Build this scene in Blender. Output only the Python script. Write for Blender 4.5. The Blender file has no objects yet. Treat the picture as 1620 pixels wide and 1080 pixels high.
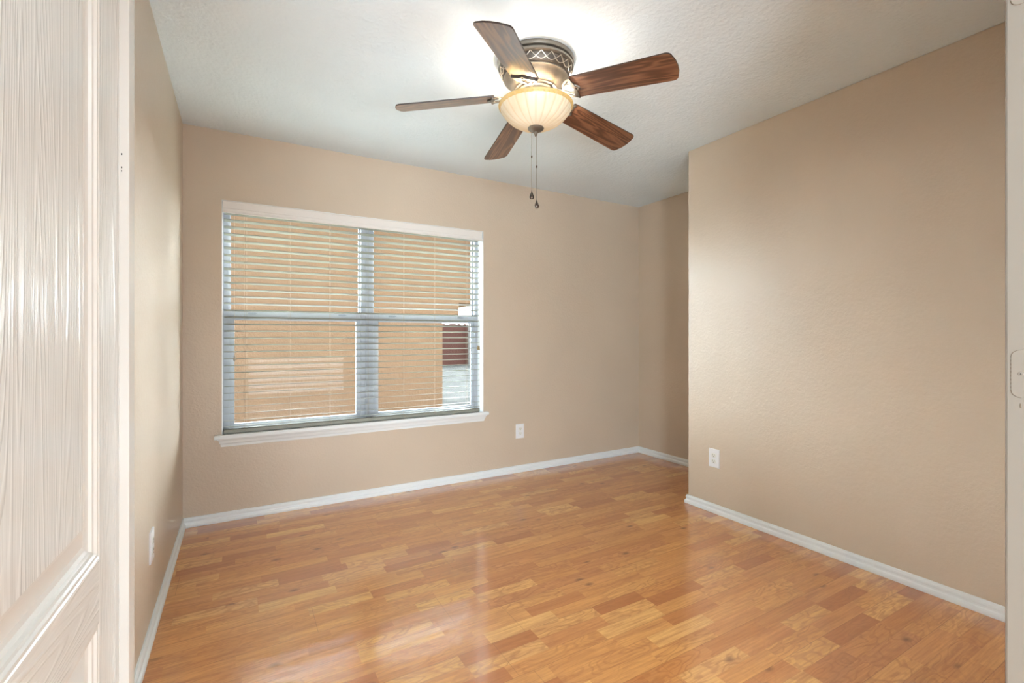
import bpy, bmesh, math, random
from mathutils import Vector, Matrix
random.seed(7)
PI = math.pi
scene = bpy.context.scene
col = scene.collection

# ------------------------------------------------------------------ camera
cd = bpy.data.cameras.new('camera'); cam = bpy.data.objects.new('camera', cd); col.objects.link(cam)
cam.location = (0, 0, 1.1608)
cam.rotation_euler = (PI/2, 0, -0.5216)
cd.sensor_width = 36; cd.lens = 748.52*36/1620
cd.shift_y = -9.33/1620
cd.clip_start = 0.02; cd.clip_end = 200
scene.camera = cam

# ------------------------------------------------------------------ world, sun, exposure
SKY, GLOW = 0.8, 70.0        # overcast base sky; bright veiled sky around the hidden sun, high beyond the window
w = bpy.data.worlds.new('daylight_sky'); scene.world = w; w.use_nodes = True
nt = w.node_tree; nt.nodes.clear()
def wn(t, **k):
    x = nt.nodes.new(t)
    for a, v in k.items(): setattr(x, a, v)
    return x
wo = wn('ShaderNodeOutputWorld'); bg = wn('ShaderNodeBackground'); tc = wn('ShaderNodeTexCoord')
dp = wn('ShaderNodeVectorMath', operation='DOT_PRODUCT'); nz = wn('ShaderNodeVectorMath', operation='NORMALIZE')
sund = Vector((0.25, 0.83, 0.47)).normalized(); dp.inputs[1].default_value = sund
mr = wn('ShaderNodeMapRange', interpolation_type='SMOOTHSTEP')
mr.inputs[1].default_value = 0.04; mr.inputs[2].default_value = 0.9; mr.inputs[3].default_value = 0.0; mr.inputs[4].default_value = GLOW
ad = wn('ShaderNodeMath', operation='ADD'); ad.inputs[1].default_value = SKY
bg.inputs[0].default_value = (0.84, 0.93, 1.0, 1)
L = nt.links.new
L(tc.outputs['Generated'], nz.inputs[0]); L(nz.outputs[0], dp.inputs[0]); L(dp.outputs['Value'], mr.inputs[0]); L(mr.outputs[0], ad.inputs[0])
L(ad.outputs[0], bg.inputs[1]); L(bg.outputs[0], wo.inputs[0])

def light(name, kind, loc, energy, color, rot=(0, 0, 0), **kw):
    l = bpy.data.lights.new(name, kind); l.energy = energy; l.color = color
    for k, v in kw.items(): setattr(l, k, v)
    o = bpy.data.objects.new(name, l); col.objects.link(o); o.location = loc; o.rotation_euler = rot
    return o
# unseen fill lights added in the hall behind the camera to brighten the room
light('hall_fill_top', 'AREA', (1.0, -0.85, 2.40), 8, (0.84, 0.94, 1.0), (0, 0, 0), shape='RECTANGLE', size=0.9, size_y=0.9)  # added fill from above, no fixture modelled
light('hall_fill_left', 'AREA', (-0.78, -2.30, 0.95), 122, (0.80, 0.93, 1.0), (math.radians(98), 0, math.radians(-27)), shape='RECTANGLE', size=0.9, size_y=1.7)  # added fill, no window here: lifts the right wall and ceiling

light('hall_fill_far', 'AREA', (1.05, -2.40, 0.42), 38, (0.80, 0.91, 1.0), (math.radians(108), 0, 0), shape='RECTANGLE', size=1.85, size_y=0.7)  # added fill, no window here; set low for its reflection in the pane

vs = scene.view_settings
scene.display_settings.display_device = 'sRGB'
vs.view_transform = 'Standard'; vs.look = 'None'; vs.gamma = 1; vs.use_curve_mapping = False
vs.exposure = 0.79

# ------------------------------------------------------------------ helpers
def lin(r, g, b):
    f = lambda c: (c/255/12.92) if c/255 <= 0.04045 else ((c/255+0.055)/1.055)**2.4
    return (f(r), f(g), f(b), 1)

def mat(name, color=(0.8, 0.8, 0.8, 1), rough=0.5, metal=0.0, spec=0.5, coat=0.0, coat_rough=0.1):
    m = bpy.data.materials.new(name); m.use_nodes = True
    b = m.node_tree.nodes['Principled BSDF']
    b.inputs['Base Color'].default_value = color; b.inputs['Roughness'].default_value = rough
    b.inputs['Metallic'].default_value = metal; b.inputs['Specular IOR Level'].default_value = spec
    b.inputs['Coat Weight'].default_value = coat; b.inputs['Coat Roughness'].default_value = coat_rough
    return m

class NT:
    """small helper to write node trees"""
    def __init__(s, m): s.t = m.node_tree; s.b = s.t.nodes['Principled BSDF']
    def n(s, typ, **kw):
        x = s.t.nodes.new(typ)
        for k, v in kw.items(): setattr(x, k, v)
        return x
    def put(s, sock, v):
        if isinstance(v, bpy.types.NodeSocket): s.t.links.new(v, sock)
        elif v is not None: sock.default_value = v
    def math(s, op, a, b=None, c=None):
        x = s.n('ShaderNodeMath', operation=op); s.put(x.inputs[0], a); s.put(x.inputs[1], b)
        if c is not None: s.put(x.inputs[2], c)
        return x.outputs[0]
    def comb(s, x, y, z):
        c = s.n('ShaderNodeCombineXYZ'); s.put(c.inputs[0], x); s.put(c.inputs[1], y); s.put(c.inputs[2], z); return c.outputs[0]
    def noise(s, vec, scale, detail=2, rough=0.5, dist=0.0):
        x = s.n('ShaderNodeTexNoise'); s.put(x.inputs['Vector'], vec); x.inputs['Scale'].default_value = scale
        x.inputs['Detail'].default_value = detail; x.inputs['Roughness'].default_value = rough; x.inputs['Distortion'].default_value = dist
        return x.outputs['Fac']
    def ramp(s, fac, stops, interp='LINEAR'):
        x = s.n('ShaderNodeValToRGB'); s.put(x.inputs[0], fac); e = x.color_ramp.elements; x.color_ramp.interpolation = interp
        while len(e) < len(stops): e.new(0.5)
        for q, (p, c) in zip(e, stops): q.position = p; q.color = c if len(c) == 4 else (*c, 1)
        return x.outputs[0]
    def mix(s, fac, a, b, mode='MIX'):
        x = s.n('ShaderNodeMix', data_type='RGBA', blend_type=mode); s.put(x.inputs[0], fac); s.put(x.inputs[6], a); s.put(x.inputs[7], b); return x.outputs[2]
    def bump(s, h, strength, dist, normal=None):
        x = s.n('ShaderNodeBump'); s.put(x.inputs['Height'], h); x.inputs['Strength'].default_value = strength; x.inputs['Distance'].default_value = dist
        if normal: s.put(x.inputs['Normal'], normal)
        return x.outputs[0]
    def obj(s): return s.n('ShaderNodeTexCoord').outputs['Object']
    def maprange(s, v, a, b, c, d):
        x = s.n('ShaderNodeMapRange'); s.put(x.inputs[0], v)
        for i, q in enumerate((a, b, c, d)): x.inputs[i+1].default_value = q
        return x.outputs[0]

# ------------------------------------------------------------------ materials
def paint(name, c, rough, bumpscale=90, strength=0.25, dist=0.002, spec=0.5, detail=3):
    m = mat(name, c, rough, spec=spec); q = NT(m); v = q.obj()
    h = q.noise(v, bumpscale, detail, 0.55)
    h2 = q.math('ADD', h, q.math('MULTIPLY', q.noise(v, bumpscale*0.35, 2), 0.6))
    q.put(q.b.inputs['Normal'], q.bump(h2, strength, dist))
    t = q.noise(v, 2.2, 2)
    q.put(q.b.inputs['Base Color'], q.mix(q.maprange(t, 0.3, 0.7, 0, 1), tuple(x*0.975 for x in c[:3])+(1,), tuple(min(1, x*1.02) for x in c[:3])+(1,)))
    return m
M = {}
M['wall'] = paint('tan_orange_peel_paint', (0.62, 0.51, 0.40, 1), 0.34, 75, 0.45, 0.003, 0.5)
M['ceiling'] = paint('textured_ceiling_white', (0.80, 0.895, 0.97, 1), 0.85, 55, 0.7, 0.006, 0.2, 4)
M['hall'] = paint('hall_off_white_paint', (0.50, 0.48, 0.44, 1), 0.7, 80, 0.2)
M['trim'] = mat('white_gloss_trim_paint', (0.84, 0.87, 0.88, 1), 0.3)
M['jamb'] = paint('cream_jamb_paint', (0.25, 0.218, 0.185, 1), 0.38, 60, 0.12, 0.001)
M['white_plastic'] = mat('white_plastic', (0.84, 0.84, 0.86, 1), 0.3)
M['cream_plastic'] = mat('cream_plastic', (0.80, 0.79, 0.74, 1), 0.3)
M['slot'] = mat('dark_slot', (0.05, 0.045, 0.04, 1), 0.7)
M['crack'] = mat('dark_caulk_line', (0.16, 0.11, 0.07, 1), 0.8)
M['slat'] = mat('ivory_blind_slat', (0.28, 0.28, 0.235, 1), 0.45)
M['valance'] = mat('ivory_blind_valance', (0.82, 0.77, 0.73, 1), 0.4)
M['cord'] = mat('ivory_cord', (0.40, 0.34, 0.27, 1), 0.8)
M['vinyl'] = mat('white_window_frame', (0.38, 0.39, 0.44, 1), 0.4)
M['lock'] = mat('grey_sash_lock', (0.28, 0.30, 0.34, 1), 0.4, 0.6)
M['brass'] = mat('antique_brass', (0.33, 0.24, 0.12, 1), 0.4, 0.8)
M['clear'] = mat('clear_plastic_clip', (0.85, 0.83, 0.78, 1), 0.2)

def grain_paint(name, c, axis, rough=0.22):
    m = mat(name, c, rough, spec=0.4, coat=0.12, coat_rough=0.15); q = NT(m); v = q.obj()
    mp = q.n('ShaderNodeMapping'); q.put(mp.inputs[0], v)
    mp.inputs['Scale'].default_value = (60, 60, 2.2) if axis == 'z' else (60, 2.2, 60)
    n1 = q.noise(mp.outputs[0], 1.6, 3, 0.6)
    mp2 = q.n('ShaderNodeMapping'); q.put(mp2.inputs[0], v)
    mp2.inputs['Scale'].default_value = (9, 9, 0.55) if axis == 'z' else (9, 0.55, 9)
    n2 = q.noise(mp2.outputs[0], 1.3, 1, 0.5)
    rings = q.math('SINE', q.math('MULTIPLY', n2, 150.0))
    rr = q.maprange(rings, 0.2, 1.0, 0, 1)
    h = q.math('ADD', q.math('MULTIPLY', n1, 0.7), q.math('MULTIPLY', rr, 0.5))
    q.put(q.b.inputs['Normal'], q.bump(h, 0.55, 0.0022))
    q.put(q.b.inputs['Base Color'], c)
    return m
M['door_v'] = grain_paint('moulded_door_vertical_grain', (0.76, 0.76, 0.735, 1), 'z')
M['door_h'] = grain_paint('moulded_door_horizontal_grain', (0.76, 0.76, 0.735, 1), 'y')
M['door_s'] = mat('smooth_door_paint', (0.74, 0.72, 0.68, 1), 0.25)

# laminate floor: three strips per plank, strips run along X
def floor_mat():
    m = mat('three_strip_laminate', rough=0.4, spec=0.4, coat=1.0, coat_rough=0.155); m.node_tree.nodes['Principled BSDF'].inputs['Coat IOR'].default_value = 2.0; q = NT(m)
    s = q.n('ShaderNodeSeparateXYZ'); q.put(s.inputs[0], q.obj()); X, Y = s.outputs[0], s.outputs[1]
    SW = 0.0665
    yr = q.math('DIVIDE', q.math('ADD', Y, 3.003), SW); row = q.math('FLOOR', yr)
    wn = q.n('ShaderNodeTexWhiteNoise', noise_dimensions='1D'); q.put(wn.inputs['W'], row)
    off = q.math('MULTIPLY', wn.outputs['Value'], 37.0)
    xs = q.math('ADD', q.math('DIVIDE', X, 0.31), off)
    vo = q.n('ShaderNodeTexVoronoi', voronoi_dimensions='1D'); q.put(vo.inputs['W'], xs); vo.inputs['Scale'].default_value = 1.0; vo.inputs['Randomness'].default_value = 0.75
    cs = q.n('ShaderNodeSeparateColor'); q.put(cs.inputs[0], vo.outputs['Color'])
    r1, r2, r3 = cs.outputs
    # colours of the boards (the material's own, board by board)
    base = q.ramp(r1, [(0.0, lin(180, 112, 62)), (0.12, lin(192, 126, 74)), (0.30, lin(203, 140, 82)), (0.5, lin(209, 147, 90)), (0.72, lin(219, 162, 103)), (1.0, lin(231, 182, 124))])
    base = q.mix(q.maprange(r2, 0.55, 1.0, 0, 0.35), base, lin(200, 134, 96))
    # grain coordinates, shifted per board
    gx = q.math('ADD', q.math('MULTIPLY', X, 1.0), q.math('MULTIPLY', r2, 91.0))
    gy = q.math('ADD', q.math('MULTIPLY', Y, 1.0), q.math('MULTIPLY', r3, 53.0))
    fine = q.noise(q.comb(q.math('MULTIPLY', gx, 7), q.math('MULTIPLY', gy, 150), r3), 1.0, 3, 0.6)
    warp = q.noise(q.comb(q.math('MULTIPLY', gx, 4.2), q.math('MULTIPLY', gy, 12.0), r1), 1.0, 2, 0.5, 0.35)
    rings = q.math('SINE', q.math('MULTIPLY', warp, 62.0))
    ringm = q.math('MULTIPLY', q.maprange(rings, 0.1, 1.0, 0, 1), q.maprange(r3, 0.25, 0.8, 0.15, 0.8))
    soft = q.noise(q.comb(q.math('MULTIPLY', gx, 2.4), q.math('MULTIPLY', gy, 34.0), 3.3), 1.0, 3, 0.6, 0.4)
    c = q.mix(q.math('MULTIPLY', q.maprange(fine, 0.35, 0.75, 0, 1), 0.55), base, lin(160, 98, 54))
    c = q.mix(q.math('MULTIPLY', ringm, 0.48), c, lin(150, 86, 42))
    c = q.mix(q.math('MULTIPLY', q.maprange(soft, 0.45, 0.9, 0, 1), 0.75), c, lin(152, 84, 40))
    # knots
    kv = q.n('ShaderNodeTexVoronoi', voronoi_dimensions='2D'); q.put(kv.inputs['Vector'], q.comb(q.math('MULTIPLY', gx, 0.55), gy, 0)); kv.inputs['Scale'].default_value = 6.5
    kn = q.maprange(q.math('ADD', kv.outputs['Distance'], q.math('MULTIPLY', q.math('SUBTRACT', fine, 0.5), 0.08)), 0.02, 0.11, 1, 0)
    c = q.mix(q.math('MULTIPLY', kn, q.math('MULTIPLY', q.maprange(r2, 0.66, 0.7, 0, 1), 0.7)), c, lin(98, 54, 26))
    # seams: faint strip edges, stronger every third (plank) edge
    fr = q.math('FRACT', yr); e = q.math('MINIMUM', fr, q.math('SUBTRACT', 1.0, fr))
    se = q.math('MULTIPLY', q.maprange(e, 0.0, 0.02, 1, 0), 0.25)
    yp = q.math('FRACT', q.math('DIVIDE', q.math('ADD', Y, 3.003), SW*3)); ep = q.math('MINIMUM', yp, q.math('SUBTRACT', 1.0, yp))
    sp_ = q.math('MULTIPLY', q.maprange(ep, 0.0, 0.009, 1, 0), 0.55)
    prow = q.math('FLOOR', q.math('DIVIDE', q.math('ADD', Y, 3.003), SW*3))
    wn2 = q.n('ShaderNodeTexWhiteNoise', noise_dimensions='1D'); q.put(wn2.inputs['W'], prow)
    xp = q.math('FRACT', q.math('ADD', q.math('DIVIDE', X, 1.29), wn2.outputs['Value'])); ex = q.math('MINIMUM', xp, q.math('SUBTRACT', 1.0, xp))
    sx = q.math('MULTIPLY', q.maprange(ex, 0.0, 0.0012, 1, 0), 0.5)
    seam = q.math('MAXIMUM', se, q.math('MAXIMUM', sp_, sx))
    c = q.mix(seam, c, lin(112, 64, 34))
    c = q.mix(1.0, c, (1.22, 1.17, 0.93, 1), 'MULTIPLY')
    q.put(q.b.inputs['Base Color'], c)
    big = q.noise(q.obj(), 5.0, 2); hh = q.math('ADD', q.math('MULTIPLY', fine, 0.05), q.math('ADD', q.math('MULTIPLY', big, 0.6), q.math('MULTIPLY', seam, -0.25)))
    bn = q.bump(hh, 0.12, 0.004); q.put(q.b.inputs['Normal'], bn); q.put(q.b.inputs['Coat Normal'], bn)
    return m
M['floor'] = floor_mat()

def walnut():
    m = mat('walnut_veneer', rough=0.35, coat=1.0, coat_rough=0.2); m.node_tree.nodes['Principled BSDF'].inputs['Coat IOR'].default_value = 1.75; q = NT(m); v = q.obj()
    oi = q.n('ShaderNodeObjectInfo').outputs['Random']
    s = q.n('ShaderNodeSeparateXYZ'); q.put(s.inputs[0], v)
    gx = q.math('ADD', s.outputs[0], q.math('MULTIPLY', oi, 40.0)); gy = s.outputs[1]
    wv = q.noise(q.comb(q.math('MULTIPLY', gx, 1.7), q.math('MULTIPLY', gy, 15), 0), 1.0, 2, 0.5, 0.5)
    rings = q.maprange(q.math('SINE', q.math('MULTIPLY', wv, 46)), -0.9, 1, 0, 1)
    fine = q.noise(q.comb(q.math('MULTIPLY', gx, 9), q.math('MULTIPLY', gy, 260), 0), 1.0, 3, 0.6)
    t = q.math('ADD', q.math('MULTIPLY', rings, 0.55), q.math('MULTIPLY', fine, 0.55))
    q.put(q.b.inputs['Base Color'], q.ramp(t, [(0.15, lin(66, 36, 24)), (0.5, lin(98, 60, 42)), (0.9, lin(134, 92, 66))]))
    return m
M['walnut'] = walnut()
M['blade_edge'] = mat('dark_blade_edge', lin(46, 30, 24), 0.4)
def pewter(name, c, rough):
    m = mat(name, c, rough, 0.85); q = NT(m); v = q.obj()
    n = q.noise(v, 30, 3); q.put(q.b.inputs['Base Color'], q.mix(q.maprange(n, 0.35, 0.65, 0, 1), tuple(x*0.85 for x in c[:3])+(1,), c))
    return m
M['pewter'] = pewter('brushed_pewter', (0.25, 0.225, 0.195, 1), 0.42)
M['pewter_dark'] = pewter('dark_pewter_recess', (0.17, 0.145, 0.125, 1), 0.5)
M['pewter_light'] = pewter('pale_pewter', (0.16, 0.145, 0.125, 1), 0.45)
M['relief'] = pewter('pale_pewter_relief', (0.60, 0.55, 0.48, 1), 0.4)  # arches paler than the band behind them
M['bronze'] = pewter('oiled_bronze_pendant', (0.14, 0.11, 0.09, 1), 0.3)

def bowl_mat(name, c0, c1):
    m = bpy.data.materials.new(name); m.use_nodes = True; t = m.node_tree; t.nodes.clear()
    out = t.nodes.new('ShaderNodeOutputMaterial'); tr = t.nodes.new('ShaderNodeBsdfTranslucent'); df = t.nodes.new('ShaderNodeBsdfDiffuse'); gl = t.nodes.new('ShaderNodeBsdfGlossy')
    m1 = t.nodes.new('ShaderNodeMixShader'); m2 = t.nodes.new('ShaderNodeMixShader')
    tcn = t.nodes.new('ShaderNodeTexCoord'); no = t.nodes.new('ShaderNodeTexNoise'); no.inputs['Scale'].default_value = 9; no.inputs['Detail'].default_value = 3
    rp = t.nodes.new('ShaderNodeValToRGB'); rp.color_ramp.elements[0].color = c0; rp.color_ramp.elements[1].color = c1
    rp.color_ramp.elements[0].position = .3; rp.color_ramp.elements[1].position = .7
    t.links.new(tcn.outputs['Object'], no.inputs['Vector']); t.links.new(no.outputs['Fac'], rp.inputs[0])
    sx_ = t.nodes.new('ShaderNodeSeparateXYZ'); t.links.new(tcn.outputs['Object'], sx_.inputs[0])
    at = t.nodes.new('ShaderNodeMath'); at.operation = 'ARCTAN2'; t.links.new(sx_.outputs[1], at.inputs[0]); t.links.new(sx_.outputs[0], at.inputs[1])
    mu = t.nodes.new('ShaderNodeMath'); mu.operation = 'MULTIPLY'; mu.inputs[1].default_value = 11.0; t.links.new(at.outputs[0], mu.inputs[0])
    co = t.nodes.new('ShaderNodeMath'); co.operation = 'COSINE'; t.links.new(mu.outputs[0], co.inputs[0])
    ab = t.nodes.new('ShaderNodeMath'); ab.operation = 'ABSOLUTE'; t.links.new(co.outputs[0], ab.inputs[0])
    rr_ = t.nodes.new('ShaderNodeMapRange'); t.links.new(ab.outputs[0], rr_.inputs[0])
    for i_, v_ in enumerate((0.0, 0.45, 0.55, 0.0)): rr_.inputs[i_+1].default_value = v_
    mxr = t.nodes.new('ShaderNodeMix'); mxr.data_type = 'RGBA'; t.links.new(rr_.outputs[0], mxr.inputs[0]); t.links.new(rp.outputs[0], mxr.inputs[6]); mxr.inputs[7].default_value = (0.80, 0.58, 0.32, 1)
    t.links.new(mxr.outputs[2], tr.inputs[0]); t.links.new(mxr.outputs[2], df.inputs[0]); gl.inputs['Roughness'].default_value = 0.3
    m1.inputs[0].default_value = 0.945; t.links.new(tr.outputs[0], m1.inputs[1]); t.links.new(df.outputs[0], m1.inputs[2])
    m2.inputs[0].default_value = 0.05; t.links.new(m1.outputs[0], m2.inputs[1]); t.links.new(gl.outputs[0], m2.inputs[2]); t.links.new(m2.outputs[0], out.inputs[0])
    return m
M['bowl'] = bowl_mat('cream_alabaster_glass', (0.90, 0.78, 0.58, 1), (0.98, 0.91, 0.76, 1)); M['bowl_rim'] = bowl_mat('amber_glass_rim', (0.80, 0.56, 0.22, 1), (0.88, 0.66, 0.30, 1))
def emis(name, c, s):
    m = bpy.data.materials.new(name); m.use_nodes = True; t = m.node_tree; t.nodes.clear()
    o = t.nodes.new('ShaderNodeOutputMaterial'); e = t.nodes.new('ShaderNodeEmission'); e.inputs[0].default_value = c; e.inputs[1].default_value = s
    t.links.new(e.outputs[0], o.inputs[0]); return m
M['bulb'] = emis('lit_bulb', (1, 0.86, 0.66, 1), 4)
def glass():
    m = bpy.data.materials.new('thin_window_glass'); m.use_nodes = True; t = m.node_tree; t.nodes.clear()
    o = t.nodes.new('ShaderNodeOutputMaterial'); a = t.nodes.new('ShaderNodeBsdfTransparent'); g = t.nodes.new('ShaderNodeBsdfGlossy'); mx = t.nodes.new('ShaderNodeMixShader'); f = t.nodes.new('ShaderNodeFresnel')
    a.inputs[0].default_value = (0.93, 0.95, 0.94, 1); g.inputs['Roughness'].default_value = 0.02; f.inputs[0].default_value = 1.2
    t.links.new(f.outputs[0], mx.inputs[0]); t.links.new(a.outputs[0], mx.inputs[1]); t.links.new(g.outputs[0], mx.inputs[2]); t.links.new(mx.outputs[0], o.inputs[0]); return m
M['glass'] = glass()
M['stucco'] = paint('tan_stucco', (0.27, 0.183, 0.117, 1), 0.9, 40, 0.6, 0.01, 0.1)
M['dark_cladding'] = mat('dark_unseen_cladding', (0.13, 0.085, 0.06, 1), 0.9)  # dark so the added outer skin bounces little light
M['roofing'] = mat('brown_shingle', lin(120, 104, 92), 0.9)
def concrete():
    m = mat('grey_concrete_ground', rough=1.0, spec=0.0); q = NT(m); n = q.noise(q.obj(), 3, 4)
    q.put(q.b.inputs['Base Color'], q.ramp(n, [(0.3, (0.013, 0.013, 0.0125, 1)), (0.7, (0.024, 0.0235, 0.022, 1))])); return m
M['ground'] = concrete()
M['cedar'] = mat('weathered_cedar', lin(104, 66, 58), 0.85)
M['post'] = mat('grey_fence_post', lin(150, 145, 142), 0.85)
M['leaf'] = mat('shrub_leaf', lin(84, 100, 60), 0.8)

# ------------------------------------------------------------------ mesh tools
def obj(name, bm, mats, parent=None, smooth=False, kind=None, bevel=0, weld=False):
    if weld: bmesh.ops.remove_doubles(bm, verts=bm.verts, dist=1e-6)
    bmesh.ops.recalc_face_normals(bm, faces=bm.faces)
    me = bpy.data.meshes.new(name); bm.to_mesh(me); bm.free()
    for m in (mats if isinstance(mats, (list, tuple)) else [mats]): me.materials.append(m)
    o = bpy.data.objects.new(name, me); col.objects.link(o)
    if parent: o.parent = parent
    if kind: o['kind'] = kind
    if smooth:
        for p in me.polygons: p.use_smooth = True
        es = o.modifiers.new('split', 'EDGE_SPLIT'); es.split_angle = math.radians(35)
    if bevel:
        b = o.modifiers.new('bevel', 'BEVEL'); b.width = bevel; b.segments = 2; b.limit_method = 'ANGLE'; b.angle_limit = math.radians(40)
    return o
def empty(name, loc=(0, 0, 0), rz=0, parent=None):
    o = bpy.data.objects.new(name, None); col.objects.link(o); o.location = loc; o.rotation_euler = (0, 0, rz); o.empty_display_size = 0.1
    if parent: o.parent = parent
    return o
def tag(o, label, cat, group=None):
    o['label'] = label; o['category'] = cat
    if group: o['group'] = group
    return o
def box(bm, x0, x1, y0, y1, z0, z1, mi=0):
    vs_ = [bm.verts.new((x, y, z)) for z in (z0, z1) for y in (y0, y1) for x in (x0, x1)]
    for f in ((0, 1, 3, 2), (4, 6, 7, 5), (0, 4, 5, 1), (2, 3, 7, 6), (0, 2, 6, 4), (1, 5, 7, 3)):
        fc = bm.faces.new([vs_[i] for i in f]); fc.material_index = mi
def boxes(*bs):
    bm = bmesh.new()
    for b in bs: box(bm, *b)
    return bm
def lathe(prof, n=48, cx=0, cy=0, rmod=None):
    bm = bmesh.new(); rings = []
    for i, (r, z) in enumerate(prof):
        if r < 1e-5: rings.append([bm.verts.new((cx, cy, z))])
        else:
            rings.append([])
            for k in range(n):
                a = 2*PI*k/n; rr, zz = (r, z) if rmod is None else rmod(i, r, z, a)
                rings[-1].append(bm.verts.new((cx+rr*math.cos(a), cy+rr*math.sin(a), zz)))
    for A, B in zip(rings, rings[1:]):
        for k in range(n):
            a, b = A[k % len(A)], A[(k+1) % len(A)]; c, d = B[(k+1) % len(B)], B[k % len(B)]
            fs = []
            for v in (a, b, c, d):
                if v not in fs: fs.append(v)
            if len(fs) > 2: bm.faces.new(fs)
    return bm
def tube(bm, pts, r, n=6, closed=False, flat=1.0):
    pts = [Vector(p) for p in pts]; N = len(pts); rings = []
    rr = r if isinstance(r, (list, tuple)) else [r]*N
    for i, p in enumerate(pts):
        t = (pts[(i+1) % N]-pts[(i-1) % N]) if closed else (pts[min(i+1, N-1)]-pts[max(i-1, 0)])
        t.normalize(); up = Vector((0, 0, 1)) if abs(t.z) < 0.95 else Vector((1, 0, 0))
        a = t.cross(up).normalized(); b = a.cross(t).normalized()
        rings.append([bm.verts.new(p+a*math.cos(2*PI*k/n)*rr[i]+b*math.sin(2*PI*k/n)*rr[i]*flat) for k in range(n)])
    for i in range(N if closed else N-1):
        A, B = rings[i], rings[(i+1) % N]
        for k in range(n): bm.faces.new((A[k], A[(k+1) % n], B[(k+1) % n], B[k]))
    if not closed:
        bm.faces.new(rings[0]); bm.faces.new(rings[-1][::-1])
def ringstack(bm, rings, cap0=True, cap1=True):
    """rings: lists of same-length points"""
    R = [[bm.verts.new(p) for p in r] for r in rings]; n = len(R[0])
    for A, B in zip(R, R[1:]):
        for k in range(n): bm.faces.new((A[k], A[(k+1) % n], B[(k+1) % n], B[k]))
    if cap0: bm.faces.new(R[0])
    if cap1: bm.faces.new(R[-1])

# ------------------------------------------------------------------ room shell
H = 2.44
XL, XR, XA, YB, YC = -0.301, 2.700, 3.450, 3.465, 2.241     # left, right wall, alcove end, back, alcove corner
YF0, YF1 = 0.19, 0.312                                       # front wall (doorway wall)
JL, JR = -0.245, 1.262                                       # doorway opening
obj('floor', boxes((-1.6, 4.0, -2.7, 3.62, -0.12, 0)), M['floor'], kind='structure')
obj('ceiling', boxes((-1.6, 4.0, -2.7, 3.62, H, H+0.15)), M['ceiling'], kind='structure')
WX0, WX1, WZ0, WZ1 = -0.100, 1.722, 0.535, 2.010
obj('wall_back', boxes((XL-0.12, WX0, YB, 3.615, 0, H), (WX1, XA+0.12, YB, 3.615, 0, H), (WX0, WX1, YB, 3.615, 0, WZ0), (WX0, WX1, YB, 3.615, WZ1, H)), M['wall'], kind='structure')
obj('wall_left', boxes((XL-0.12, XL, YF1, YB, 0, H)), M['wall'], kind='structure')
def lshape():
    bm = bmesh.new(); P = [(XR, YF1), (XR, YC), (XA, YC), (XA, YC-0.11), (XR+0.11, YC-0.11), (XR+0.11, YF1)]
    ringstack(bm, [[(x, y, 0) for x, y in P], [(x, y, H) for x, y in P]]); return bm
wr = obj('wall_right', lshape(), M['wall'], kind='structure')
bv = wr.modifiers.new('bullnose', 'BEVEL'); bv.width = 0.006; bv.segments = 3; bv.limit_method = 'ANGLE'
obj('wall_alcove', boxes((XA, XA+0.12, YC-0.11, YB, 0, H)), M['wall'], kind='structure')
obj('wall_front', boxes((XL-0.12, JL-0.018, YF0, YF1, 0, H), (JR+0.018, XR+0.11, YF0, YF1, 0, H), (JL-0.018, JR+0.018, YF0, YF1, 2.065, H)), M['wall'], kind='structure')
obj('wall_hall', boxes((-1.5, -1.4, -2.6, YF0, 0, H), (3.5, 3.6, -2.6, YF0, 0, H), (-1.5, 3.6, -2.6, -2.5, 0, H), (-1.4, XL-0.12, YF0, YF0+0.1, 0, H), (XR+0.11, 3.5, YF0, YF0+0.1, 0, H)), M['hall'], kind='structure')

# baseboards: profile (thickness, height), mitred ends
PROF = [(0, 0), (0.017, 0), (0.0185, 0.006), (0.0185, 0.015), (0.0165, 0.022), (0.0105, 0.027), (0.0095, 0.033), (0.0115, 0.040), (0.0115, 0.047), (0.009, 0.0515), (0.0085, 0.0555), (0.006, 0.058), (0, 0.058)]
def baseboard(name, P, Q, nrm, mp, mq):
    P, Q, nrm = Vector((*P, 0)), Vector((*Q, 0)), Vector((*nrm, 0)); d = (Q-P).normalized()
    bm = bmesh.new()
    ringstack(bm, [[P+nrm*t-d*mp*t+Vector((0, 0, z)) for t, z in PROF], [Q+nrm*t+d*mq*t+Vector((0, 0, z)) for t, z in PROF]])
    return obj(name, bm, M['trim'], kind='structure')
baseboard('baseboard_left', (XL, YF1), (XL, YB), (1, 0), 0, -1)
baseboard('baseboard_back', (XL, YB), (XA, YB), (0, -1), -1, -1)
baseboard('baseboard_alcove', (XA, YB), (XA, YC), (-1, 0), -1, -1)
baseboard('baseboard_return', (XA, YC), (XR, YC), (0, 1), -1, 1)
baseboard('baseboard_right', (XR, YC), (XR, YF1), (-1, 0), 1, 0)

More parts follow.
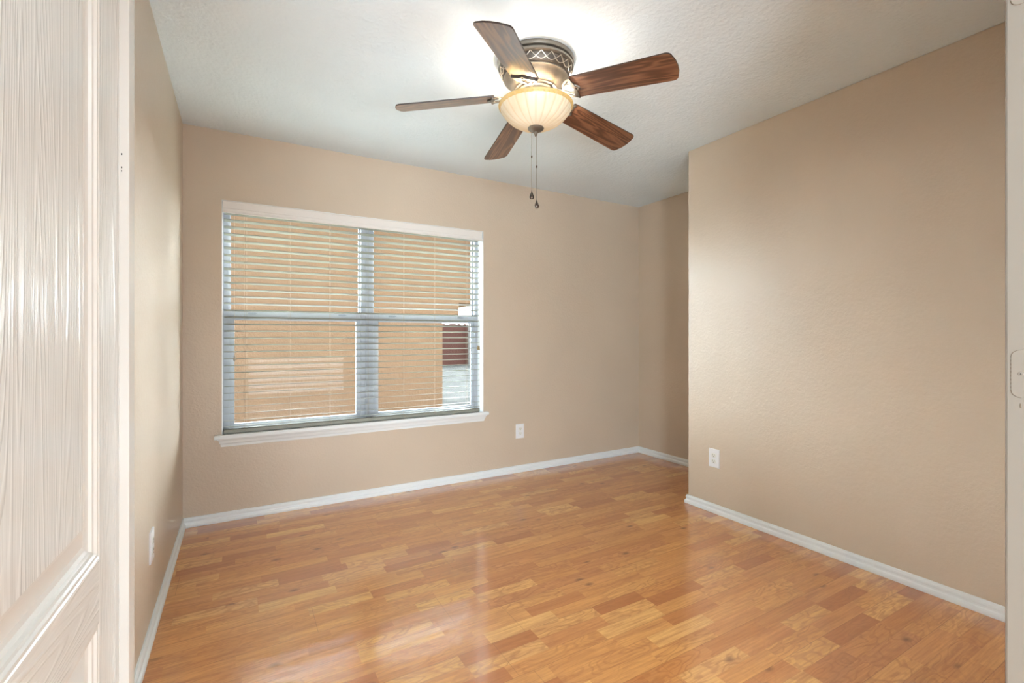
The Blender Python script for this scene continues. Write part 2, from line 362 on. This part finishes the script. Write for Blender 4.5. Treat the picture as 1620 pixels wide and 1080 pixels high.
# ------------------------------------------------------------------ doorway jamb on the right, with painted-over hinge leaves
j = empty('trim_1', (JR, YF0, 0)); j['kind'] = 'structure'
def jamb_bm():
    bm = bmesh.new(); x0, x1, y0, y1 = 0, 0.018, -0.004, YF1-YF0+0.002; r = 0.004
    P = [(x1, y0), (x0, y0), (x0, y1-r), (x0+r*0.3, y1-r*0.3), (x0+r, y1), (x1, y1)]
    ringstack(bm, [[(x, y, 0) for x, y in P], [(x, y, 2.047) for x, y in P]]); return bm
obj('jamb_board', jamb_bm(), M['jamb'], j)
def hinge_leaf(zc, parent):
    # 89 mm leaf with rounded corners on the room side, knuckle side towards the hall
    hh = 0.0445; y1 = 0.305-YF0; y0 = y1-0.034; r = 0.014
    P = []
    for k in range(9): a = PI/2*k/8; P.append((y1-r+r*math.sin(a), hh-r+r*math.cos(a)))
    for k in range(9): a = PI/2*k/8; P.append((y1-r+r*math.cos(a), -hh+r-r*math.sin(a)))
    P += [(y0, -hh), (y0, hh)]
    bm = bmesh.new(); ringstack(bm, [[(0.0005, y, zc+z) for y, z in P], [(-0.0009, y, zc+z) for y, z in P]], cap0=False)
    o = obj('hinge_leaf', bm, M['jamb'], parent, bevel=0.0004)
    # crack line in the paint round the rounded end
    bm = bmesh.new(); tube(bm, [(-0.0004, y+0.0003, zc+z) for y, z in P[:9]], 0.00045, 5)
    tube(bm, [(-0.0004, y+0.0003, zc+z) for y, z in P[9:18]], 0.00055, 5)
    for k in range(8):
        za = zc+0.026-k*0.0072; tube(bm, [(-0.0004, y1+0.0003, za), (-0.0004, y1+0.0003, za-0.0035)], 0.0004, 5)
    obj('paint_crack', bm, M['crack'], o)
    for dy, dz in ((0.013, 0.0), (0.0235, 0.030), (0.0235, -0.030)):
        bm = bmesh.new(); n = 14
        ringstack(bm, [[(-0.0008, y1-dy+0.0042*math.cos(2*PI*k/n), zc+dz+0.0042*math.sin(2*PI*k/n)) for k in range(n)],
                       [(-0.0016, y1-dy+0.0034*math.cos(2*PI*k/n), zc+dz+0.0034*math.sin(2*PI*k/n)) for k in range(n)]])
        s_ = obj('screw', bm, M['jamb'], o)
        bm = bmesh.new(); yy = y1-dy; box(bm, -0.0019, -0.0014, yy-0.0013, yy+0.0013, zc+dz-0.0004, zc+dz+0.0004); box(bm, -0.0019, -0.0014, yy-0.0004, yy+0.0004, zc+dz-0.0013, zc+dz+0.0013)
        for f in bm.faces: f.material_index = 1
        sl = obj('screw_recess', bm, [M['slot'], M['slot']], o)
    return o
hinge_leaf(1.0895, j); hinge_leaf(1.8235, j)
bm = bmesh.new(); yq = 0.2925-YF0; tube(bm, [(-0.0003, yq, 1.034), (-0.0003, yq-0.0004, 1.026)], [0.0004, 0.0011], 6)
obj('paint_chip', bm, M['crack'], j)
j2 = empty('trim_2', (JL, YF0, 0)); j2['kind'] = 'structure'
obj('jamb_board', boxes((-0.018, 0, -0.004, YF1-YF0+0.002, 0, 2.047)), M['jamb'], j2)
j3 = empty('trim_3', (JL, YF0, 2.047)); j3['kind'] = 'structure'
obj('head_jamb', boxes((-0.018, JR-JL+0.018, -0.004, YF1-YF0+0.002, 0, 0.018)), M['jamb'], j3)

# ------------------------------------------------------------------ open door leaf along the left wall
A = 0.0367
d1 = empty('door_1', (-0.2197+A*0.318, 0.318, 0), -math.atan(A)); d1['kind'] = 'structure'
DW, DT, DZ0, DZ1, ST = 0.745, 0.035, 0.012, 2.035, 0.127
RL = [(DZ0, 0.245), (0.7253, 0.8246), (1.915, DZ1)]     # rails
# the panel moulding: (inset, depth)
MO = [(0, 0), (0.002, -0.0012), (0.007, -0.0012), (0.009, -0.0045), (0.0135, -0.0055), (0.0155, -0.0095), (0.021, -0.0118), (0.029, -0.0125), (0.062, -0.0035), (0.066, -0.003)]
for u0, u1 in ((0, ST), (DW-ST, DW)):
    obj('stile', boxes((-DT, 0, u0, u1, DZ0, DZ1)), M['door_v'], d1)
for z0, z1 in RL:
    obj('rail', boxes((-DT, 0, ST, DW-ST, z0, z1)), M['door_h'], d1)
for z0, z1 in ((RL[0][1], RL[1][0]), (RL[1][1], RL[2][0])):
    bm = bmesh.new(); u0, u1 = ST, DW-ST
    rings = [[(n, u0+i, z0+i), (n, u1-i, z0+i), (n, u1-i, z1-i), (n, u0+i, z1-i)] for i, n in MO]
    back = [[(-DT-n, u0+i, z0+i), (-DT-n, u1-i, z0+i), (-DT-n, u1-i, z1-i), (-DT-n, u0+i, z1-i)] for i, n in MO]
    ringstack(bm, rings, cap0=False); ringstack(bm, back, cap0=False)
    for f in bm.faces:
        i = f.calc_center_median()
        f.material_index = 0 if (abs(i.y-(u0+u1)/2) < 0.02 and abs(i.z-(z0+z1)/2) < 0.02 and len(f.verts) == 4 and f.calc_area() > 0.05) else 1
    obj('raised_panel', bm, [M['door_v'], M['door_s']], d1)
ag = obj('astragal', boxes((-0.012, 0.0135, 0.7300, 0.7700, DZ0, DZ1)), M['door_s'], d1, bevel=0.0015)
ag['label'] = 'raised meeting strip down the free edge of the door'
bm = bmesh.new()
for z, s in ((1.475, 0.0012), (1.452, 0.0011), (1.446, 0.0009)): box(bm, 0.0035-s*0.6, 0.0035+s*0.6, 0.7292, 0.7302, z-s*1.3, z+s*1.3)
obj('nail_hole', bm, M['slot'], ag)

# ------------------------------------------------------------------ window
wn_ = empty('window_1', (WX0, YB, WZ0)); wn_['kind'] = 'structure'
def wobj(name, bm, m, **kw):
    bmesh.ops.translate(bm, verts=bm.verts, vec=(-WX0, -YB, -WZ0)); return obj(name, bm, m, wn_, **kw)
t = 0.004
wobj('reveal_lining', boxes((WX0, WX0+t, YB+0.001, 3.60, WZ0, WZ1), (WX1-t, WX1, YB+0.001, 3.60, WZ0, WZ1), (WX0, WX1, YB+0.001, 3.60, WZ1-t, WZ1)), M['trim'])
FY0, FY1 = 3.566, 3.628
G = dict(ul=(-0.053, 0.759), ur=(0.869, 1.679), ll=(-0.032, 0.736), lr=(0.898, 1.661))
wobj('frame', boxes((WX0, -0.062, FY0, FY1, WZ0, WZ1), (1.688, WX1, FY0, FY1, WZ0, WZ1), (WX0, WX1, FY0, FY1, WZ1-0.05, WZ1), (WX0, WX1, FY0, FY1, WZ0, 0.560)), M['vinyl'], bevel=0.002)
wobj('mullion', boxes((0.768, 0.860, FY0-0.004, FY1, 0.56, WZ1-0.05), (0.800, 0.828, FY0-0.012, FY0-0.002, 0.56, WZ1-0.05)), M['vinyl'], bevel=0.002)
ZM0, ZM1, ZT, ZB = 1.262, 1.325, 1.955, 0.587
for k in ('u', 'l'):
    for s in ('l', 'r'):
        g0, g1 = G[k+s]; ex0, ex1 = (-0.064, 0.770) if s == 'l' else (0.858, 1.690)
        if k == 'u':
            y0, y1 = 3.596, 3.618; z0, z1 = 1.290, 1.970; gz0, gz1 = ZM1, ZT
        else:
            y0, y1 = 3.572, 3.594; z0, z1 = 0.556, 1.322; gz0, gz1 = ZB, ZM0
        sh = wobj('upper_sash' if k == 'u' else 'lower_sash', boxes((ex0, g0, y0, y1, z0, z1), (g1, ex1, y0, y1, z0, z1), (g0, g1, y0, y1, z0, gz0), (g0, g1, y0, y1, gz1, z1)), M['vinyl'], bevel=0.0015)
        bm = boxes((g0-0.004, g1+0.004, (y0+y1)/2-0.0015, (y0+y1)/2+0.0015, gz0-0.004, gz1+0.004))
        bmesh.ops.translate(bm, verts=bm.verts, vec=(-WX0, -YB, -WZ0))
        obj('glass_pane', bm, M['glass'], sh)
        if k == 'l':
            for cxl in (g0+0.10, g1-0.10):
                bm = boxes((cxl-0.022, cxl+0.022, y0-0.008, y0+0.001, 1.300, 1.312), (cxl-0.004, cxl+0.030, y0-0.012, y0-0.006, 1.303, 1.309))
                bmesh.ops.translate(bm, verts=bm.verts, vec=(-WX0, -YB, -WZ0)); obj('sash_lock', bm, M['lock'], sh)
            # slim rail lip under the meeting rail, catching the light
            bm = boxes((g0, g1, y0-0.006, y0, ZM0, ZM0+0.009)); bmesh.ops.translate(bm, verts=bm.verts, vec=(-WX0, -YB, -WZ0)); obj('rail_lip', bm, M['vinyl'], sh)
# stool and apron
bm = bmesh.new()
P = [(3.4350, 0.518), (3.4335, 0.524), (3.4335, 0.533), (3.4365, 0.540), (3.466, 0.541)]
rings = [[(-0.137, 3.4665, 0.516), (1.757, 3.4665, 0.516), (1.757, 3.4360, 0.516), (-0.137, 3.4360, 0.516)],
         [(-0.138, 3.4665, 0.520), (1.758, 3.4665, 0.520), (1.758, 3.4335, 0.520), (-0.138, 3.4335, 0.520)],
         [(-0.138, 3.4665, 0.535), (1.758, 3.4665, 0.535), (1.758, 3.4335, 0.535), (-0.138, 3.4335, 0.535)],
         [(-0.136, 3.4665, 0.541), (1.756, 3.4665, 0.541), (1.756, 3.4365, 0.541), (-0.136, 3.4365, 0.541)]]
ringstack(bm, rings)
box(bm, WX0+0.001, WX1-0.001, 3.466, FY0, 0.52, 0.541)
wobj('window_stool', bm, M['trim'])
bm = bmesh.new(); rings = []
for e, y, z in ((0, 3.4380, 0.516), (0.001, 3.4390, 0.511), (0.006, 3.4440, 0.507), (0.009, 3.4465, 0.500), (0.012, 3.4500, 0.488), (0.016, 3.4545, 0.482), (0.0175, 3.456, 0.474), (0.019, 3.4575, 0.466)):
    rings.append([(-0.123+e, 3.466, z), (1.744-e, 3.466, z), (1.744-e, y, z), (-0.123+e, y, z)])
ringstack(bm, rings); wobj('window_apron', bm, M['trim'])

# ------------------------------------------------------------------ blind
bl = tag(empty('window_blind', (0.80, 3.495, 0.542)), 'open ivory horizontal slat blind hanging in the wide window', 'blind')
BO = Vector((0.80, 3.495, 0.542))
def bobj(name, bm, m, parent=bl, **kw):
    bmesh.ops.translate(bm, verts=bm.verts, vec=-BO); return obj(name, bm, m, parent, **kw)
SX0, SX1 = -0.088, 1.690
# valance: moulded profile
VP = [(3.464, 2.002), (3.449, 2.003), (3.4465, 1.998), (3.4485, 1.994), (3.4485, 1.958), (3.446, 1.952), (3.4475, 1.946), (3.4475, 1.938), (3.445, 1.932), (3.447, 1.929), (3.462, 1.929)]
bm = bmesh.new(); ringstack(bm, [[(x, y, z) for y, z in VP] for x in (-0.0945, 1.7035)]); bobj('valance', bm, M['valance'])
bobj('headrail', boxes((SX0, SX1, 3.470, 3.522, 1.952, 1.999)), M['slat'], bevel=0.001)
for u in (0.065, 0.585, 1.025, 1.56):
    bobj('valance_clip', boxes((u-0.009, u+0.009, 3.4425, 3.4655, 2.0025, 2.0045), (u-0.009, u+0.009, 3.4425, 3.4445, 1.997, 2.0045)), M['clear'])
TH = math.radians(8); Z0 = 1.934; PITCH = 0.0438
def slat_bm():
    bm = bmesh.new(); sec = []
    n = 8; wdt = 0.0255; th = 0.0014
    for k in range(n+1):
        y = -wdt+2*wdt*k/n; sec.append((y, 0.0012*(1-(y/wdt)**2)+th))
    for k in range(n, -1, -1):
        y = -wdt+2*wdt*k/n; sec.append((y, 0.0012*(1-(y/wdt)**2)-th))
    c, s = math.cos(-TH), math.sin(-TH)
    sec = [(y*c-z*s, y*s+z*c) for y, z in sec]
    ringstack(bm, [[(x-BO.x, y, z) for y, z in sec] for x in (SX0, SX1)]); return bm
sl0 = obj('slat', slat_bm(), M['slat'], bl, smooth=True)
for k in range(32):
    o = sl0 if k == 0 else sl0.copy()
    if k: col.objects.link(o); o.parent = bl
    z = Z0-k*PITCH
    if k == 31: z = 0.583
    o.location = (0, 0, z-BO.z)
bm = bmesh.new(); RP = [(3.470, 0.546), (3.470, 0.566), (3.474, 0.5685), (3.516, 0.5685), (3.520, 0.566), (3.520, 0.546), (3.516, 0.5435), (3.474, 0.5435)]
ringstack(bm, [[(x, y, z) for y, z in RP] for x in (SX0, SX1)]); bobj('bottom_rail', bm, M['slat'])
for i, X in enumerate((0.023, 0.282, 0.538, 0.798, 1.062, 1.306, 1.579)):
    bm = bmesh.new(); dz = 0.0035
    tube(bm, [(X, 3.4688, 1.953), (X, 3.4688, 0.552)], 0.0008, 5)
    tube(bm, [(X+0.014, 3.5215, 1.953), (X+0.014, 3.5215, 0.560)], 0.0008, 5)
    for k in range(0, 32):
        z = Z0-k*PITCH-0.0025 if k < 31 else 0.579
        tube(bm, [(X, 3.4690, z+0.0034), (X+0.014, 3.5213, z-0.0034)], 0.0005, 4)
    o = bobj('ladder_cord', bm, M['cord'])
    if i < 6:
        bm = bmesh.new(); tube(bm, [(X+0.004+0.009*math.sin(q)*(1-0.3*math.cos(q)), 3.4665-0.001*math.cos(q), 0.568+0.012*math.cos(q)-0.004) for q in [2*PI*k/14 for k in range(14)]], 0.0009, 5, closed=True)
        tube(bm, [(X+0.004, 3.4665, 0.556), (X+0.016, 3.466, 0.549), (X+0.02, 3.4665, 0.5445)], 0.0009, 5)
        bobj('cord_knot', bm, M['cord'])
# tilt cords with tassels at the right and the left
def tassel(X, Y, z, m, s=1.0):
    bm = lathe([(0, z), (0.003*s, z), (0.004*s, z-0.004), (0.0075*s, z-0.030*s), (0.0055*s, z-0.034*s), (0, z-0.034*s)], 12, X, Y); return bobj('cord_tassel', bm, m, smooth=True)
for X, z, m in ((1.672, 1.080, 'brass'), (1.683, 1.076, 'brass'), (-0.030, 1.036, 'cord')):
    bm = bmesh.new(); tube(bm, [(X, 3.4635, 1.95), (X, 3.4635, z)], 0.0007, 5); bobj('tilt_cord', bm, M['cord'])
    tassel(X, 3.4635, z, M[m])

# ------------------------------------------------------------------ outlets
def outlet(loc, rz, label):
    """local: plate faces -Y, centre at origin"""
    r = tag(empty('wall_outlet', loc, rz), label, 'outlet', None)
    Wd, Hd = 0.0395, 0.0605
    bm = bmesh.new()
    ringstack(bm, [[(sx*w_, y, sz*h_) for sx, sz in ((-1, -1), (1, -1), (1, 1), (-1, 1))] for w_, h_, y in ((Wd, Hd, 0), (Wd, Hd, -0.0035), (Wd-0.0012, Hd-0.0012, -0.0055), (Wd-0.004, Hd-0.004, -0.0066))])
    obj('cover_plate', bm, M['white_plastic'], r)
    for dz in (0.0195, -0.0195):
        bm = bmesh.new(); P = []
        for k in range(24):
            a = 2*PI*k/24; P.append((0.0172*math.cos(a), max(-0.0135, min(0.0135, 0.0172*math.sin(a)))))
        ringstack(bm, [[(x*s, y, dz+z*s) for x, z in P] for y, s in ((-0.006, 1), (-0.0085, 1), (-0.0092, 0.95))])
        f = obj('receptacle', bm, M['cream_plastic'], r)
        bm = boxes((-0.0075, -0.0058, -0.0097, -0.009, dz-0.0005, dz+0.0075), (0.0058, 0.0075, -0.0097, -0.009, dz+0.0005, dz+0.0070))
        n = 10; ringstack(bm, [[(0.0026*math.cos(2*PI*k/n), y, dz-0.0075+0.0026*math.sin(2*PI*k/n)) for k in range(n)] for y in (-0.009, -0.0097)])
        obj('slot', bm, M['slot'], f)
    bm = bmesh.new(); n = 12; ringstack(bm, [[(0.003*math.cos(2*PI*k/n), y, 0.003*math.sin(2*PI*k/n)) for k in range(n)] for y in (-0.006, -0.0078)])
    obj('screw', bm, M['white_plastic'], r)
    return r
outlet((2.0675, YB, 0.3475), 0, 'white duplex outlet on the tan window wall, right of the window')
outlet((XR, 2.0315, 0.357), -PI/2, 'white duplex outlet on the pale right-hand wall near its outer corner')
outlet((XL, 2.292, 0.345), PI/2, 'white duplex outlet on the left wall, seen almost edge-on beside the door')

# ------------------------------------------------------------------ ceiling fan
FX, FY = 1.199, 1.863
fan = tag(empty('ceiling_fan', (FX, FY, H)), 'pewter flush-mount ceiling fan with five walnut blades and a cream glass light bowl', 'ceiling fan')
def fobj(name, bm, m, parent=fan, **kw):
    bmesh.ops.translate(bm, verts=bm.verts, vec=(0, 0, -H)); return obj(name, bm, m, parent, **kw)
fobj('canopy', lathe([(0, 2.440), (0.178, 2.440), (0.1795, 2.436), (0.1785, 2.430), (0.176, 2.4225), (0.170, 2.4195), (0.165, 2.4185), (0, 2.4185)], 64), M['pewter'], smooth=True)
house = fobj('motor_housing', lathe([(0.165, 2.4185), (0.1655, 2.4145), (0.174, 2.4135), (0.1765, 2.410), (0.1755, 2.402), (0.171, 2.3975), (0.1685, 2.396), (0.163, 2.394), (0.1615, 2.385), (0.1575, 2.372), (0.151, 2.3605), (0.148, 2.358), (0.151, 2.356), (0.1505, 2.352), (0.146, 2.3495), (0.138, 2.340), (0.126, 2.328), (0.112, 2.3165), (0.101, 2.3095), (0.099, 2.3075), (0.101, 2.3055), (0.099, 2.3025), (0.094, 2.3015), (0, 2.3015)], 64), M['pewter'], smooth=True)
# dark recessed band with interlaced arches
fobj('recessed_band', lathe([(0.1690, 2.396), (0.1640, 2.393), (0.1625, 2.385), (0.1588, 2.372), (0.1525, 2.3605), (0.1490, 2.3585)], 64), M['pewter_dark'], house, smooth=True)
bm = bmesh.new(); NA = 22
def band_r(z): return 0.1525+(0.168-0.1525)*max(0, min(1, (z-2.3605)/(2.395-2.3605)))**0.75
for i in range(NA):
    a0 = 2*PI*i/NA; wd = 2*PI/NA*0.98; pts = []
    for k in range(11):
        s = -1+2*k/10; a = a0+wd*s; z = 2.3655+(2.3945-2.3655)*abs(s)**1.7; r = band_r(z)+0.0018
        pts.append((r*math.cos(a), r*math.sin(a), z))
    tube(bm, pts, 0.0018, 5)
fobj('arch_relief', bm, M['relief'], house, smooth=True)
fobj('hub', lathe([(0.088, 2.3025), (0.088, 2.296), (0.082, 2.290), (0.080, 2.272), (0.083, 2.268), (0.079, 2.262), (0.060, 2.258), (0.058, 2.240), (0.064, 2.236), (0.064, 2.230), (0, 2.230)], 48), M['pewter'], smooth=True)
# blades
R0, RT, W0, W1 = 0.197, 0.655, 0.127, 0.147
def blade_bm():
    bm = bmesh.new(); P = []
    def arc(cx, cy, r, a0, a1, n=6):
        for k in range(n+1):
            a = a0+(a1-a0)*k/n; P.append((cx+r*math.cos(a), cy+r*math.sin(a)))
    c0, c1 = 0.010, 0.024
    arc(R0+c0, -W0/2+c0, c0, PI, 1.5*PI)
    arc(RT-c1-0.010, -W1/2+c1, c1, -PI/2, -0.12)
    P.append((RT-0.003, -0.03)); P.append((RT, 0)); P.append((RT-0.003, 0.03))
    arc(RT-c1-0.010, W1/2-c1, c1, 0.12, PI/2)
    arc(R0+c0, W0/2-c0, c0, PI/2, PI)
    tt = 0.0032
    ringstack(bm, [[(x, y, z) for x, y in P] for z in (-tt, tt)])
    for f in bm.faces: f.material_index = 0 if len(f.verts) > 4 else 1
    return bm
def iron_bm():
    bm = bmesh.new(); zb = -0.0065
    # arm from the hub, dropping a little to the blade
    tube(bm, [(0.060, 0, 0.012), (0.090, 0, 0.010), (0.120, 0, 0.002), (0.150, 0, zb)], [0.009, 0.0085, 0.007, 0.007], 8, flat=0.6)
    # central pointed loop
    def loop(pts, r=0.0062): tube(bm, pts, r, 7, closed=False, flat=0.65)
    for s in (1, -1):
        loop([(0.146+0.080*q, s*0.026*math.sin(PI*q)**0.9, zb) for q in [k/14 for k in range(15)]])
    # flat crescents that hug the blade root, one to each side
    for s in (1, -1):
        top, bot = [], []
        for q in [k/10 for k in range(11)]:
            y = s*(0.003+0.058*q); x = 0.196+0.010*math.cos(PI*q)+0.020*q*q; wd = 0.0015+0.0085*math.sin(PI*min(1, q*0.9+0.08))
            top.append((x+wd, y)); bot.append((x-wd, y))
        P = top+bot[::-1]
        ringstack(bm, [[(x, y, z) for x, y in P] for z in (zb-0.0045, zb-0.001, -0.0032)])
        tube(bm, [(0.150, s*0.004, zb), (0.160, s*0.030, zb), (0.178, s*0.046, zb), (0.205, s*0.058, zb)], [0.005, 0.0055, 0.0055, 0.0045], 7, flat=0.65)
    return bm
ph, pit, dr, zc = 3.903, -0.261, 0.11, 2.286
b0 = i0 = None
for k in range(5):
    a = ph-k*2*PI/5
    ux = Vector((math.cos(a)*math.cos(dr), math.sin(a)*math.cos(dr), -math.sin(dr)))
    uy = Vector((-math.sin(a)*math.cos(pit), math.cos(a)*math.cos(pit), math.sin(pit)))
    uz = ux.cross(uy).normalized(); uy = uz.cross(ux).normalized()
    if b0 is None:
        b0 = obj('blade', blade_bm(), [M['walnut'], M['blade_edge']], fan, bevel=0.0008); i0 = obj('blade_iron', iron_bm(), M['pewter_light'], b0, smooth=True); o = b0
    else:
        o = b0.copy(); col.objects.link(o); o.parent = fan; c = i0.copy(); col.objects.link(c); c.parent = o
    mt = Matrix.Identity(4)
    for r_ in range(3): mt[r_][0], mt[r_][1], mt[r_][2] = ux[r_], uy[r_], uz[r_]
    mt.translation = (0, 0, zc-H)
    o.matrix_local = mt
# glass bowl
BP = [(0.1690, 2.2345), (0.1735, 2.2345), (0.1750, 2.2310), (0.1735, 2.2270), (0.1665, 2.2215), (0.1640, 2.2180), (0.1620, 2.2130), (0.1560, 2.2030), (0.1465, 2.1890), (0.1330, 2.1740), (0.1160, 2.1600), (0.0950, 2.1480), (0.0700, 2.1380), (0.0450, 2.1320), (0.0250, 2.1300), (0.0100, 2.1295)]
def bowlmod(i, r, z, a):
    if 5 <= i <= 7: return r+0.0026*abs(math.sin(a*22)), z
    if 8 <= i <= 12: return r*(1+0.022*abs(math.cos(a*11))**0.6-0.014), z
    return r, z
bm = lathe(BP, 176, rmod=bowlmod)
for f in bm.faces:
    if f.calc_center_median().z > 2.219: f.material_index = 1
bowl = fobj('glass_bowl', bm, [M['bowl'], M['bowl_rim']], smooth=True); bowl['label'] = 'fluted cream alabaster glass light bowl'
so = bowl.modifiers.new('thick', 'SOLIDIFY'); so.thickness = 0.003; so.offset = -1 
fobj('finial', lathe([(0, 2.1335), (0.030, 2.1335), (0.0365, 2.1310), (0.0380, 2.1275), (0.0350, 2.1230), (0.0270, 2.1170), (0.0150, 2.1130), (0.0085, 2.1115), (0.0065, 2.1080), (0.0085, 2.1050), (0.0070, 2.1010), (0.0045, 2.0990), (0.0060, 2.0960), (0.0035, 2.0920), (0, 2.0900)], 32), M['pewter'], smooth=True)
fobj('centre_rod', lathe([(0, 2.235), (0.005, 2.235), (0.005, 2.133), (0, 2.133)], 12), M['pewter'])
for a in (0.6, 0.6+2*PI/3, 0.6+4*PI/3):
    x, y = 0.085*math.cos(a), 0.085*math.sin(a)
    fobj('bulb_socket', lathe([(0, 2.243), (0.014, 2.243), (0.014, 2.222), (0, 2.222)], 16, x*0.85, y*0.85), M['cream_plastic'])
    fobj('light_bulb', lathe([(0, 2.222), (0.010, 2.222), (0.016, 2.212), (0.021, 2.200), (0.019, 2.189), (0.011, 2.182), (0, 2.180)], 20, x*0.85, y*0.85), M['bulb'], smooth=True)
FANW = 2.15
for a in (0.6+PI/3, 0.6+PI, 0.6+5*PI/3):
    light('fan_bulb_light', 'POINT', (FX+0.10*math.cos(a), FY+0.10*math.sin(a), 2.205), FANW, (1.0, 0.90, 0.78), shadow_soft_size=0.022)
def chain(dx, dy, z0, zj, z1, zp):
    bm = bmesh.new(); tube(bm, [(dx, dy, z0), (dx, dy, z1)], 0.0011, 6)
    c = fobj('pull_chain', bm, M['pewter_light'])
    fobj('chain_connector', lathe([(0, zj+0.006), (0.0028, zj+0.005), (0.0034, zj), (0.0028, zj-0.005), (0, zj-0.006)], 10, dx, dy), M['bronze'], c, smooth=True)
    fobj('pendant', lathe([(0, z1+0.002), (0.0022, z1), (0.0024, z1-0.005), (0.006, z1-0.014), (0.0105, z1-0.026), (0.0110, z1-0.032), (0.0080, z1-0.038), (0, z1-0.040)], 20, dx, dy), M['bronze'], c, smooth=True)
chain(-0.0165, 0.0095, 2.118, 1.997, 1.838, 0)
chain(0.0035, -0.002, 2.090, 1.950, 1.795, 0)

# ------------------------------------------------------------------ outside
obj('ground', boxes((-14, 40, 3.63, 60, -0.35, -0.15)), M['ground'], kind='structure')
nb = tag(empty('neighbour_house', (0, 6.5, -0.15)), 'tan stucco house wall close outside the window', 'house')
bm = bmesh.new()
box(bm, -1.05, 2.564, 0, 3.6, 0, 2.98); box(bm, 2.564, 3.35, 0, 3.6, 1.80, 2.98); box(bm, 2.564, 2.824, 0, 3.6, 1.53, 1.80)
obj('stucco_wall', bm, M['stucco'], nb)
bm = bmesh.new(); ringstack(bm, [[(-1.15, -0.06, 2.98), (3.45, -0.06, 2.98), (3.45, 3.7, 2.98), (-1.15, 3.7, 2.98)], [(-1.15, -0.06, 3.06), (3.45, -0.06, 3.06), (3.45, 3.7, 3.06), (-1.15, 3.7, 3.06)]])
obj('parapet_cap', bm, M['roofing'], nb)
obj('wall_exterior', boxes((XL-0.6, WX0, 3.616, 3.70, -0.15, H+0.3), (WX1, XA+0.5, 3.616, 3.70, -0.15, H+0.3), (WX0, WX1, 3.616, 3.70, -0.15, 0.53), (WX0, WX1, 3.616, 3.70, 2.015, H+0.3)), M['dark_cladding'], kind='structure')  # unseen outer skin, added dark to cut bounce onto the neighbour wall
fe = tag(empty('picket_fence', (4, 19.5, -0.15)), 'weathered reddish board fence seen far off through the right-hand pane', 'fence')
bm = bmesh.new(); rnd = random.Random(3)
for k in range(86):
    x = k*0.142; hgt = 1.80+rnd.uniform(-0.05, 0.05); box(bm, x, x+0.1415, 0, 0.02, 0.02, hgt)
obj('pickets', bm, M['cedar'], fe)
obj('fence_rail', boxes((0, 12.2, 0.02, 0.06, 0.4, 0.48), (0, 12.2, 0.02, 0.06, 1.35, 1.43)), M['cedar'], fe)
for k in range(6):
    x = 0.3+k*2.3; obj('fence_post', boxes((x, x+0.16, -0.10, 0.0, 0, 1.86)), M['post'], fe)
